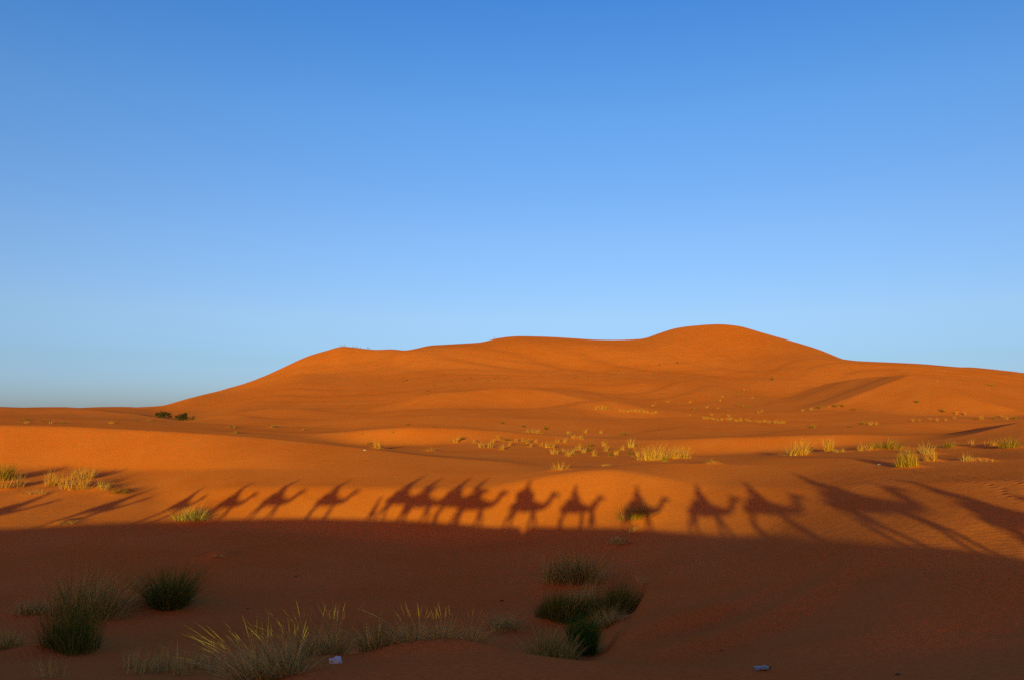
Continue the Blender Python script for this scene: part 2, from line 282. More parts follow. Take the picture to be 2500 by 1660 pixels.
# ------------------------------------------------------------------ plants: where they stand, so that sand can bank up round them
# (x, y of the foot in the photo grid, height, width in grid units, style, lean, label)
HERO = [
 (8,1105,42,57,'olive',.2,"olive grass tuft cut by the left edge, upper of two, with a long shadow"),
 (24,1123,32,46,'gold',.2,"yellow grass tuft at the left edge just below the olive one"),
 (120,1119,37,39,'gold',.2,"loose yellow grass tuft with a trailing tail, left of the big double tuft"),
 (95,1137,15,72,'straw',.1,"flattened trail of dry stems on the lit slope below the loose yellow tuft"),
 (190,1101,32,52,'gold',.3,"upper half of the big double yellow tuft on the lit left slope"),
 (176,1127,47,75,'gold',.1,"bushy yellow tuft with dry stems, lower of the big double on the left slope"),
 (240,1127,30,41,'straw',.3,"small pale straw tuft right of the big double tuft"),
 (276,1136,20,44,'brown',.3,"low brown tuft, rightmost of the group on the lit left slope"),
 (443,1196,38,84,'dry',.2,"wide grey dry straggly tuft among the camel shadows"),
 (155,1206,9,44,'dry',.1,"tiny flattened dry tuft on the edge of the big shadow at left"),
 (503,1284,11,34,'dry',.1,"tiny dry tuft on a low red mound alone in the shaded slope"),
 (215,1414,128,175,'greygreen',.35,"large shaggy grey-green grass clump in the shade at left, swept to the right"),
 (388,1397,92,140,'dome',.05,"dark green dome-shaped grass clump in the shade, right of the shaggy one"),
 (155,1496,118,150,'darkgreen',.15,"dark green clump below the shaggy grey-green clump"),
 (70,1416,44,70,'dry',.2,"small grey dry tuft left of the shaggy clump"),
 (6,1495,48,60,'dry',.1,"faint dry tuft cut by the left edge in the dark hollow"),
 (120,1562,60,80,'sparse',.1,"thin stems at the bottom left corner of the dark hollow"),
 (1158,1448,42,86,'dry',.4,"dry dome-shaped tuft alone between the long grass row and the shrub cluster"),
 (1318,1338,84,125,'greygreen',.4,"broad olive tuft at the top of the shaded cluster below the camel shadows"),
 (1372,1366,36,66,'sparse',.4,"sparse pale stems just under the broad olive tuft"),
 (1285,1424,66,90,'darkgreen',.3,"dark tuft at the left of the shaded cluster"),
 (1328,1412,64,90,'greygreen',.4,"grey-green tuft joined to the right of the dark one in the shaded cluster"),
 (1415,1414,84,100,'darkgreen',.5,"dark green tuft leaning over the sand shoulder, right of the shaded cluster"),
 (1402,1440,56,86,'dry',.4,"straggly dry tuft below the leaning dark green one"),
 (1344,1508,92,96,'vivid',.05,"vivid deep green upright bush at the foot of the shaded cluster"),
 (1268,1524,88,125,'greygreen',.3,"grey-green grass clump left of the vivid green bush, behind the hummock"),
 (1489,1347,34,34,'straw',-.4,"small straw tuft on the crest of the sand shoulder, highest of its cluster"),
 (1466,1196,48,72,'olive',.3,"dark olive tuft covering the shadow of the photographer's camel"),
 (1458,1229,22,26,'gold',.2,"small yellow tuft on the shadow line below the photographer's shadow"),
 (1425,1250,18,52,'dry',.4,"thin dry trail of grass just inside the big shadow"),
 (1290,1082,20,38,'gold',.1,"small gold tuft on the brow left of the bright dune crest"),
 (1398,1074,8,28,'straw',.1,"faint low straw tuft behind the bright dune crest"),
 (1500,1060,44,58,'gold',.1,"tall pale gold clump, left one of the pair at the centre right"),
 (1562,1056,36,58,'gold',.1,"rounded pale gold clump, right one of the pair at the centre right"),
 (1532,1064,16,20,'olive',.1,"small greener tuft in front of the pair of gold clumps"),
 (1645,1068,9,30,'dry',.1,"faint grey tuft on the sand right of the pair of gold clumps"),
 (1838,1049,42,58,'gold',.4,"leaning gold clump with a dark shadow to its left"),
 (1912,1040,42,28,'gold',0,"narrow upright gold clump right of the leaning one"),
 (1936,1042,14,26,'straw',.2,"small straw tuft at the foot of the narrow upright clump"),
 (1990,1038,20,44,'gold',.2,"low gold tuft left of the wide greenish one on the right"),
 (2048,1034,26,66,'olive',.4,"wide low greenish tuft on the right sand flat"),
 (2096,1076,50,42,'lime',0,"green-yellow upright tuft standing nearest on the right crest"),
 (2138,1046,30,44,'straw',-.2,"spiky pale tuft behind the green-yellow one"),
 (2150,1062,28,28,'gold',0,"small gold tuft right of the green-yellow one"),
 (2184,1032,20,38,'olive',.2,"dark olive tuft on a red mound at right"),
 (2240,1028,18,16,'gold',0,"thin upright gold tuft between dark tufts at right"),
 (2280,1027,18,26,'gold',0,"gold tuft left of the rightmost dark tuft"),
 (2330,1032,28,44,'olive',0,"rounded dark olive tuft nearest the right edge"),
 (2228,1062,22,30,'straw',0,"pale straw tuft on the right crest line"),
 (2266,1062,10,34,'straw',0,"very small straw tuft right of the pale one on the crest line"),
 (873,1034,24,26,'gold',.1,"gold tuft on its own sand mound casting a long shadow, centre left"),
 (993,1039,10,24,'gold',.2,"low gold tuft on the flat right of the one with the sand mound"),
 (534,986,9,24,'olive',.4,"small tuft on the second dune, upper of the left pair"),
 (543,999,8,18,'olive',.3,"small tuft on the second dune, lower of the left pair"),
 (630,985,10,20,'olive',.4,"small leaning tuft on the second dune right of the left pair"),
 (700,992,7,10,'olive',.3,"tiny tuft on the second dune, rightmost of those left of centre"),
 (1225,997,13,34,'gold',.2,"gold tuft, left one of the row on the flank of the middle hump"),
 (1242,999,12,24,'gold',.2,"gold tuft joined to the right of the first on the middle hump"),
 (1256,991,14,10,'brown',0,"dark upright tuft behind the gold row on the middle hump"),
 (1155,977,8,8,'brown',.4,"lone dark tuft on the middle hump, left one of two"),
 (1204,985,9,10,'brown',.4,"lone dark tuft on the middle hump, right one of two"),
 (1562,838,5,8,'brown',0,"lone dark tuft high on the great dune under its summit"),
]
LONG = [ # the long grass behind the hummock: (x, y foot, height, width, style, lean, label)
 (588,1577,134,160,'long',-.75,"large arching clump of long grass, leftmost behind the hummock, with sunlit blades"),
 (652,1556,112,150,'long',-.45,"long-bladed grass clump right of the sunlit arching one"),
 (712,1542,125,100,'stems',-.40,"tall thin flowering stems in the middle of the long grass"),
 (768,1540,118,90,'stems',.05,"upright fan of sunlit stems beside the white plastic bag"),
 (868,1532,84,130,'longdim',.15,"dim green long-grass clump behind the hummock, right of the plastic bag"),
 (945,1520,92,110,'stemdim',-.3,"dim clump with tall bent stems behind the hummock crest"),
 (1020,1514,76,100,'stemdim',-.2,"tallest dim stems above the hummock crest"),
 (1090,1508,60,100,'stemdim',.15,"low dim stems at the right end of the long grass row"),
]
def scatter_list():
    R = random.Random(5); out = []
    belt = [(1052,1019,12,20),(1066,1013,8,14),(1094,1020,7,12),(1110,1030,12,20),(1130,1031,12,20),(1137,1020,8,12),(1148,1012,8,14),(1157,1036,12,16),
            (1167,1017,8,20),(1175,1028,9,12),(1190,1019,8,14),(1205,1018,7,10),(1208,1028,9,10),(1216,1021,10,22),(1222,1030,10,12),(1236,1021,8,12),
            (1248,1028,7,12),(1262,1031,12,22),(1275,1032,9,14),(1285,1018,8,14),(1303,1020,10,12),(1278,1047,13,26),(1300,1042,9,14),(1310,1050,14,22),
            (1320,1046,14,18),(1334,1038,13,18),(1346,1044,12,16),(1357,1041,12,14),(1362,1030,12,16),(1370,1050,13,16),(1393,1027,12,14),(1398,1040,14,18),
            (1408,1052,12,16),(1420,1048,12,16),(1435,1038,10,14),(1455,1031,18,26),(1452,1050,14,18),(1470,1052,10,14),(1340,1012,8,18),(1325,1010,8,24),(1312,1000,7,16),(1440,1004,8,20),(1385,998,7,12),(1350,998,8,12)]
    for x, y, h, w in belt:
        out.append((x, y + R.uniform(-1, 1), h*1.1, w, R.choice(['gold','gold','gold','straw','brown']), R.uniform(0, .4), 'belt'))
    for x in list(range(1430, 1512, 9)): out.append((x, 948 + (x-1430)*.07 + R.uniform(-2, 2), R.uniform(4, 8), R.uniform(10, 16), 'gold', .2, 'row1'))
    for x in list(range(1375, 1402, 8)): out.append((x, 943 + R.uniform(-1.5, 1.5), R.uniform(5, 9), 14, 'gold', .2, 'row1'))
    for x in list(range(1620, 1812, 11)): out.append((x + R.uniform(-3, 3), 966 + (x-1620)*.05 + R.uniform(-1.5, 1.5), R.uniform(4, 8), R.uniform(10, 16), 'gold', .2, 'row2'))
    for x, y in [(985,908),(986,902),(930,880),(937,877),(1100,888),(1106,889),(1040,880),(1070,878),(1085,872),(1125,878),(1140,874),(1147,870),(1163,874),(1172,871),(1050,897),(1000,890),(1355,868),(1325,872),(1400,876),(1445,873),(1520,861),(1540,855),(1506,862),(1475,857),(1520,843),(1425,855)]:
        out.append((x, y, R.uniform(2.5, 5), R.uniform(4, 8), R.choice(['brown','brown','olive']), .2, 'far'))
    for x, y in [(1505,936),(1512,930),(1540,927),(1562,932),(1590,929),(1600,944),(1630,940),(1655,942),(1680,948),(1700,935),(1712,938),(1725,940),(1748,952),(1756,950),(1665,915),(1660,925),(1700,905),(1715,900),(1735,918),(1760,922),(1640,958),(1680,960),(1590,958)]:
        out.append((x, y, R.uniform(3, 7), R.uniform(6, 12), R.choice(['gold','olive','gold']), .2, 'mid'))
    for x, y in [(1850,947),(1870,945),(1892,941),(1910,940),(1925,938),(1943,938),(1968,945),(1875,986),(1960,985),(1990,978),(2007,980),(2020,980),(2105,972),(2120,970),(2145,968),(2160,971),(2115,928),(2175,950),(2205,955),(2225,957),(2250,968),(2262,966),(2290,966),(2310,962),(2320,968),(2340,965),(2200,965),(2180,969),(1780,876),(2160,880),(2285,890)]:
        out.append((x, y, R.uniform(4, 9), R.uniform(8, 16), R.choice(['gold','olive','brown','gold']), .2, 'right'))
    for x, y in [(50,970),(62,968),(70,972),(60,976),(98,971),(112,973),(118,976),(145,976),(268,975),(312,968),(340,969),(352,971),(255,977),(940,980),(1000,985),(905,997),(835,1002),(850,1024)]:
        out.append((x, y, R.uniform(3.5, 7), R.uniform(8, 15), R.choice(['olive','brown','gold']), .3, 'left'))
    for x in range(300, 500, 17): out.append((x + R.uniform(-6, 6), 1545 + R.uniform(-22, 15), R.uniform(30, 55), R.uniform(40, 60), 'sparse', .1, 'hollow'))
    return out
SCAT = scatter_list()
MX = np.zeros(0); MY = MX; MH = MX; MW = MX
def ground_m(X, Y):
    """ground with the little banks of sand held by the tufts"""
    z = ground(X, Y)
    X = np.asarray(X, float); Y = np.asarray(Y, float)
    for x, y, h, w in zip(MX, MY, MH, MW):
        d = np.abs(X - x) + np.abs(Y - y) < 7*w
        if d.any():
            if z.ndim: z[d] += h*np.exp(-((X[d]-x)**2 + ((Y[d]-y)*.8)**2)/(w*w))
            else: z = z + h*math.exp(-((X-x)**2 + ((Y-y)*.8)**2)/(w*w))
    return z
_m = []
for it in HERO:
    x, y, h, w, st = it[:5]
    if y < 960 or st in ('sparse',): continue
    X, Y, Z = hit(x, y, 16.5 if x in (1344, 1268) else 11.0); wm = w/FPX*Y
    _m.append((X, Y, min(.32, .10 + .11*wm)*(1.9 if x in (873, 503) else 1.0), max(.45, wm*(1.0 if x == 503 else .62))))
for it in SCAT:
    x, y, h, w = it[:4]
    if it[6] == 'belt':
        X, Y, Z = hit(x, y); _m.append((X, Y, .14, .5))
for x, y, h, w, *_r in LONG:
    X, Y, Z = hit(x, y, 12.5 if x < 700 else 16.0)
    _m.append((X, Y, .12, .6))
MX, MY, MH, MW = (np.array(c) for c in zip(*_m))

# ------------------------------------------------------------------ materials of the place
def sand_material():
    m = bpy.data.materials.new("desert_sand"); m.use_nodes = True
    n, l = m.node_tree.nodes, m.node_tree.links
    b = n["Principled BSDF"]; b.inputs['Roughness'].default_value = 1.0; b.inputs['Specular IOR Level'].default_value = 0.0; b.inputs['Diffuse Roughness'].default_value = 0.2
    geo = n.new("ShaderNodeNewGeometry")
    def N(scale, detail=5, rough=.55, vec=None):
        t = n.new("ShaderNodeTexNoise"); t.inputs['Scale'].default_value = scale; t.inputs['Detail'].default_value = detail
        t.inputs['Roughness'].default_value = rough; l.new(vec or geo.outputs['Position'], t.inputs['Vector']); return t.outputs[0]
    def math_(op, a, b_=None, clamp=False):
        t = n.new("ShaderNodeMath"); t.operation = op; t.use_clamp = clamp
        for i, v in enumerate((a, b_)):
            if v is None: continue
            if isinstance(v, (int, float)): t.inputs[i].default_value = v
            else: l.new(v, t.inputs[i])
        return t.outputs[0]
    def mapr(v, a0, a1, b0, b1):
        t = n.new("ShaderNodeMapRange"); l.new(v, t.inputs[0])
        for i, q in enumerate((a0, a1, b0, b1)): t.inputs[i+1].default_value = q
        return t.outputs[0]
    # colour: iron-red sand with paler, coarser lag and finer grain
    big = N(0.012, 4); med = N(0.16, 5); fine = N(9.0, 3, .7); grain = N(70.0, 2, .8)
    mix = math_('ADD', math_('MULTIPLY', big, .5), math_('MULTIPLY', med, .5))
    r = n.new("ShaderNodeValToRGB"); e = r.color_ramp.elements
    e[0].position = .36; e[0].color = (*SAND_A, 1)
    e[1].position = .66; e[1].color = (*SAND_B, 1)
    l.new(mix, r.inputs[0])
    g2 = math_('ADD', mapr(fine, .3, .7, -.15, .15), mapr(grain, .25, .75, .88, 1.12))
    mul = n.new("ShaderNodeVectorMath"); mul.operation = 'SCALE'; l.new(r.outputs[0], mul.inputs[0]); l.new(g2, mul.inputs['Scale'])
    l.new(mul.outputs[0], b.inputs['Base Color'])
    # wind ripples, patchy, across the wind
    rot = n.new("ShaderNodeVectorRotate"); rot.rotation_type = 'Z_AXIS'; rot.inputs['Angle'].default_value = math.radians(-38)
    l.new(geo.outputs['Position'], rot.inputs['Vector'])
    wv = n.new("ShaderNodeTexWave"); wv.wave_type = 'BANDS'; wv.bands_direction = 'X'; wv.inputs['Scale'].default_value = 2.1
    wv.inputs['Distortion'].default_value = 5.0; wv.inputs['Detail'].default_value = 2.5; wv.inputs['Detail Scale'].default_value = .8
    l.new(rot.outputs[0], wv.inputs['Vector'])
    patch = mapr(N(.09, 3), .42, .62, .25, 1.0)
    ln = n.new("ShaderNodeVectorMath"); ln.operation = 'LENGTH'; l.new(geo.outputs['Position'], ln.inputs[0])
    near = mapr(ln.outputs['Value'], 25, 80, 1.0, 0.15)
    rip = math_('MULTIPLY', math_('MULTIPLY', wv.outputs['Fac'], patch), near)
    # footprint trails: rows of dents along two lines on the right slope
    sep = n.new("ShaderNodeSeparateXYZ"); l.new(geo.outputs['Position'], sep.inputs[0])
    trails = None
    for (xa, ya, xb, yb) in TRAILS:
        L = math.hypot(xb-xa, yb-ya); tx, ty = (xb-xa)/L, (yb-ya)/L
        px = math_('SUBTRACT', sep.outputs[0], xa); py = math_('SUBTRACT', sep.outputs[1], ya)
        al = math_('ADD', math_('MULTIPLY', px, tx), math_('MULTIPLY', py, ty))
        wob = mapr(N(.35, 2), .3, .7, -.35, .35)
        ac = math_('ADD', math_('ADD', math_('MULTIPLY', px, -ty), math_('MULTIPLY', py, tx)), wob)
        d = mapr(math_('ABSOLUTE', ac), .02, .20, 1, 0)
        st = mapr(math_('SINE', math_('MULTIPLY', al, 12.0)), -.4, .6, 0, 1)
        inside = math_('MULTIPLY', math_('GREATER_THAN', al, 0.0), math_('LESS_THAN', al, L))
        t = math_('MULTIPLY', math_('MULTIPLY', d, math_('ADD', math_('MULTIPLY', st, .75), .25)), inside)
        trails = t if trails is None else math_('MAXIMUM', trails, t)
    h = math_('ADD', math_('MULTIPLY', rip, .018), math_('MULTIPLY', N(1.4, 5, .6), .05))
    h = math_('ADD', h, math_('MULTIPLY', grain, .004))
    h = math_('ADD', h, math_('MULTIPLY', fine, .006))
    h = math_('ADD', h, math_('MULTIPLY', trails, -.05))
    bp = n.new("ShaderNodeBump"); bp.inputs['Strength'].default_value = BUMP; bp.inputs['Distance'].default_value = 1.0
    l.new(h, bp.inputs['Height']); l.new(bp.outputs[0], b.inputs['Normal'])
    return m
SAND_A = (0.55, 0.132, 0.022); SAND_B = (0.62, 0.170, 0.036); BUMP = 0.8
TRAILS = []
for a, b in (((2075,1083),(2361,1152)), ((2020,1076),(2361,1118)), ((2185,1469),(2361,1459))):
    pa, pb = hit(*a), hit(*b); TRAILS.append((pa[0], pa[1], pb[0], pb[1]))
SAND = sand_material()

# ------------------------------------------------------------------ the ground: one sheet to the horizon, all round
az = np.concatenate([np.arange(-36.5, 36.5, 0.085), np.arange(36.5, 323.5, 1.5)])
az = np.radians(az)
rr = np.concatenate([np.linspace(.6, 11, 30, endpoint=False), np.arange(11, 30, .12), np.arange(30, 110, .2),
                     np.exp(np.linspace(math.log(110), math.log(1300), 420)), np.exp(np.linspace(math.log(1330), math.log(9000), 40))])
A, Rr = np.meshgrid(az, rr, indexing='ij')
X = Rr*np.sin(A); Y = Rr*np.cos(A)
Z = ground_m(X.ravel(), Y.ravel())
n_a, n_r = A.shape
co = np.empty((n_a*n_r + 1, 3)); co[:-1, 0] = X.ravel(); co[:-1, 1] = Y.ravel(); co[:-1, 2] = Z
co[-1] = (0, 0, float(ground(np.array([0.]), np.array([0.]))[0]))
i, j = np.meshgrid(np.arange(n_a), np.arange(n_r - 1), indexing='ij')
i2 = (i + 1) % n_a
quads = np.stack([i*n_r + j, i*n_r + j + 1, i2*n_r + j + 1, i2*n_r + j], -1).reshape(-1, 4)
me = grid_mesh("desert_ground", co[:-1], quads)
tag(mesh_obj("desert_ground", me, SAND), kind="structure")
# the disc right under the camel
ang = az[::1]; cz = ground(.6*np.sin(ang), .6*np.cos(ang))
bmc = bmesh.new(); ring = [bmc.verts.new((.6*math.sin(a), .6*math.cos(a), z)) for a, z in zip(ang, cz)]
cv = bmc.verts.new(co[-1]); [bmc.faces.new((cv, ring[(k+1) % len(ring)], ring[k])) for k in range(len(ring))]
# joined into the same sheet
bm2 = bmesh.new(); bm2.from_mesh(me); tmp = bpy.data.meshes.new("tmp"); bmc.to_mesh(tmp); bm2.from_mesh(tmp)
bm2.to_mesh(me); bm2.free(); bmc.free(); bpy.data.meshes.remove(tmp)
me.polygons.foreach_set("use_smooth", np.full(len(me.polygons), True)); me.update()

# ------------------------------------------------------------------ grass
GM = {
 'gold': mat("gold_grass", (.5,.4,.05), island=[(.32,.15,.03),(.66,.31,.07),(.82,.41,.13),(.44,.22,.04)]),
 'straw': mat("straw_grass", (.5,.4,.1), island=[(.45,.26,.07),(.72,.43,.15),(.36,.21,.05)]),
 'brown': mat("brown_grass", (.2,.15,.02), island=[(.16,.09,.01),(.30,.18,.02),(.12,.08,.01)]),
 'dry': mat("dry_grass", (.5,.36,.08), island=[(.22,.14,.025),(.62,.42,.10),(.80,.60,.18),(.12,.08,.015),(.70,.48,.10)]),
 'olive': mat("olive_grass", (.2,.2,.02), island=[(.13,.08,.012),(.34,.20,.03),(.52,.30,.06),(.10,.07,.01)]),
 'greygreen': mat("greygreen_grass", (.2,.2,.03), island=[(.08,.07,.010),(.34,.26,.045),(.85,.60,.15),(.05,.04,.006),(.50,.36,.07)]),
 'darkgreen': mat("darkgreen_grass", (.08,.1,.01), island=[(.05,.065,.008),(.13,.15,.016),(.32,.28,.04),(.03,.04,.004),(.18,.19,.02)]),
 'vivid': mat("vivid_grass", (.02,.1,.01), island=[(.012,.05,.005),(.03,.13,.012),(.05,.18,.018)]),
 'lime': mat("lime_grass", (.3,.35,.05), island=[(.20,.14,.02),(.50,.29,.05),(.70,.38,.10)]),
}
STY = {  # material, blade count, stiffness, spread, width in metres, thin stems share
 'gold': ('gold', 150, .75, .75), 'straw': ('straw', 90, .6, .95), 'brown': ('brown', 120, .6, .8), 'dry': ('dry', 260, .35, 1.1),
 'olive': ('olive', 220, .7, .8), 'greygreen': ('greygreen', 640, .45, 1.0), 'darkgreen': ('darkgreen', 800, .6, .85),
 'vivid': ('vivid', 800, .92, .5), 'lime': ('lime', 220, .9, .5), 'sparse': ('dry', 44, .7, .7), 'dome': ('darkgreen', 900, .7, 1.0),
}
def blades(rng, n, h, w, stiff, spread, lean, bw, seg=4, core=.55, hvar=.5, jit=.13):
    """n tapered curved blades rooted in a patch; returns verts, faces"""
    a = rng.uniform(0, 2*np.pi, n); rad = np.sqrt(rng.uniform(0, 1, n))
    bx = np.cos(a)*rad*w*.5*core; by = np.sin(a)*rad*w*.5*core
    out = rad*spread + rng.normal(0, .12, n)
    da = a + rng.normal(0, .5, n)
    L = h*rng.uniform(1-hvar, 1.08, n)*(1.1 - .2*rad)
    dx = np.cos(da)*out; dy = np.sin(da)*out
    hx = dx*w*.5 + lean*L*.8 + rng.normal(0, jit, n)*L; hy = dy*w*.5 + rng.normal(0, jit, n)*L
    droop = (1 - stiff)*rng.uniform(.3, 1.2, n)*(np.hypot(hx, hy)/np.maximum(L, .01)).clip(0, 1.5)
    pts = []
    for k in range(seg + 1):
        t = k/seg
        px = bx + hx*t**1.5; py = by + hy*t**1.5; pz = L*(t - droop*.42*t*t) - .02*(1-t)
        pts.append(np.stack([px, py, np.maximum(pz, .0 if k else -.05)], -1))
    wd = bw*rng.uniform(.6, 1.3, n)
    pa = rng.uniform(0, np.pi, n); side = np.stack([np.cos(pa), np.sin(pa), np.zeros(n)], -1)
    V = []
    for k in range(seg):
        q = (wd*(1 - (k/seg)**1.5*.9)*.5)[:, None]*side
        V += [pts[k] - q, pts[k] + q]
    V.append(pts[seg])
    V = np.stack(V, 1)                           # n x (2seg+1) x 3
    m = 2*seg + 1; base = np.arange(n)[:, None]*m
    F = []
    for k in range(seg - 1):
        for tri in ((2*k, 2*k+1, 2*k+3), (2*k, 2*k+3, 2*k+2)): F.append(base + np.array(tri))
    F.append(base + np.array((2*seg-2, 2*seg-1, 2*seg)))
    return V.reshape(-1, 3), np.concatenate(F)
def join(parts):
    vs, fs, o = [], [], 0
    for v, f in parts: vs.append(v); fs.append(f + o); o += len(v)
    return np.concatenate(vs), np.concatenate(fs)
def tuft_mesh(seed, style, h, w, lean, dist, k=1.0):
    rng = np.random.default_rng(seed)
    mt, n, stiff, spread = STY[style]
    px = dist/FPX                                # metres per photo grid unit
    bw = max(.007, px*.85)
    parts = []
    # a clump is several tussocks grown together, each with its own lean and height
    K = 1 if w/px < 24 or style in ('dome', 'vivid') else int(min(9, 2 + w/px/16))
    n = int(max(26, min(n*1.5, n*1.7*k*(h*w/px/px)/2500.0)))
    for c in range(K):
        if K == 1: ox = oy = 0; hs = 1; ws = 1
        else:
            ox = ((c + .5)/K - .5)*w*.72 + rng.normal(0, .05*w); oy = rng.normal(0, .18*w); hs = rng.uniform(.75, 1.15)*(1 - .35*(abs(ox)/(w*.5))**2); ws = rng.uniform(.55, .9)
        ln_ = lean + rng.normal(0, .18)*(K > 1)
        for v, f in (blades(rng, max(10, n//K), h*hs, w*ws, stiff, spread, ln_, bw),
                     blades(rng, max(3, n//K//12), h*hs*1.3, w*ws*1.05, .85, spread, ln_*1.2, bw*.5, hvar=.25),
                     blades(rng, max(4, n//K//4), h*hs*.45, w*ws*1.15, .3, 1.3, ln_*.4, bw, hvar=.6)):
            parts.append((v + np.array((ox, oy, 0)), f))
    v, f = join(parts)
    return grid_mesh("grass_tuft", v, f, False), GM[mt]
def settle(v, X, Y, Z):
    """let the foot of each blade follow the ground"""
    return v
NAME = {'dome':'grass_clump','gold':'grass_tuft','straw':'grass_tuft','brown':'grass_tuft','dry':'dry_grass_tuft','olive':'grass_tuft','greygreen':'grass_clump',
        'darkgreen':'grass_clump','vivid':'green_bush','lime':'grass_tuft','sparse':'sparse_grass'}
for q, (x, y, hp, wp, st, lean, lab) in enumerate(HERO):
    X, Y, Z = hit(x, y, 16.5 if x in (1344, 1268) else 11.0); s = Y/FPX
    me, mt = tuft_mesh(100 + q, st, hp*s, wp*s, lean, Y)
    o = mesh_obj(NAME[st], me, mt); o.location = (X, Y, Z - .01)
    tag(o, lab, "bush" if st == 'vivid' else ("grass clump" if st in ('greygreen','darkgreen','dome') else "grass tuft"))
GRP = {'belt': ("small gold grass tuft among the many dotting the flat behind the near dune", "small tufts dotting the flat behind the near dune"),
       'row1': ("low gold tuft in the short row at the right foot of the middle hump", "tufts in a short row at the foot of the middle hump"),
       'row2': ("low gold tuft in the long line of grass across the sand at centre right", "tufts in the long line across centre right"),
       'far': ("tiny dark tuft dotting the lower face of the great dune", "dark tufts on the face of the great dune"),
       'mid': ("small faded tuft on the pale sand below the great dune's summit", "tufts on the pale sand below the summit"),
       'right': ("small tuft at the foot of the dark-flanked dunes on the right", "tufts round the right hand dunes"),
       'left': ("small tuft on the low dunes left of the middle hump", "tufts on the low dunes at left"),
       'hollow': ("thin dark stems in the shaded hollow at the bottom left of the long grass", "thin stems in the dark hollow")}
LIB = {}
for q, (x, y, hp, wp, st, lean, g) in enumerate(SCAT):
    X, Y, Z = hit(x, y); s = Y/FPX
    key = (st, g == 'hollow', q % 9)
    if key not in LIB:
        rng_h = 1.0
        if g == 'hollow': me, mt = tuft_mesh(900 + q, st, .5, .5, lean, 20., 1.5)
        else: me, mt = tuft_mesh(900 + q, st, .6, .8, .25, 75.0, 1.3)
        me.materials.append(mt); LIB[key] = (me, .5 if g == 'hollow' else .6, .5 if g == 'hollow' else .8)
    me, h0, w0 = LIB[key]
    o = bpy.data.objects.new("grass_tuft", me); COL.objects.link(o); o.location = (X, Y, Z - .02)
    o.scale = (wp*s/w0, wp*s/w0, hp*s/h0*1.25); o.rotation_euler = (0, 0, (q*2.4) % .9 - .45)
    tag(o, GRP[g][0], "grass tuft", GRP[g][1])
# long grass behind the hummock
for q, (x, y, hp, wp, st, lean, lab) in enumerate(LONG):
    X, Y, Z = hit(x, y, 12.5 if x < 700 else 16.0); s = Y/FPX; h, w = hp*s, wp*s
    rng = np.random.default_rng(300 + q)
    parts = []
    if st == 'long':
        parts.append(blades(rng, 420, h*.66, w*1.15, .3, 1.0, lean*.5, .012, seg=6, jit=.3))
        parts.append(blades(rng, 95, h*1.12, w*1.0, .2, 1.1, lean*1.2, .013, seg=8, hvar=.3, jit=.3))
    elif st == 'stems':
        parts.append(blades(rng, 320, h*.52, w*1.2, .3, 1.0, lean*.4, .011, seg=5, jit=.3))
        parts.append(blades(rng, 60, h*1.05, w*.9, .5, .9, lean*.9, .010, seg=8, hvar=.4, core=.5, jit=.28))
    elif st == 'longdim':
        parts.append(blades(rng, 380, h*.8, w*1.1, .4, 1.0, lean*.5, .011, seg=6, jit=.25))
        parts.append(blades(rng, 16, h*1.15, w*.8, .6, .9, lean, .009, seg=6, hvar=.3))
    else:
        parts.append(blades(rng, 230, h*.55, w*1.2, .5, .9, lean*.5, .010, seg=5, jit=.22))
        parts.append(blades(rng, 34, h*1.1, w*.8, .55, .8, lean*1.1, .008, seg=8, hvar=.4, jit=.22))
    v, f = join(parts)
    me = grid_mesh("long_grass", v, f, False)
    o = mesh_obj("long_grass", me, GM['greygreen' if st == 'longdim' else 'dry']); o.location = (X, Y, Z - .02)
    tag(o, lab, "grass clump")

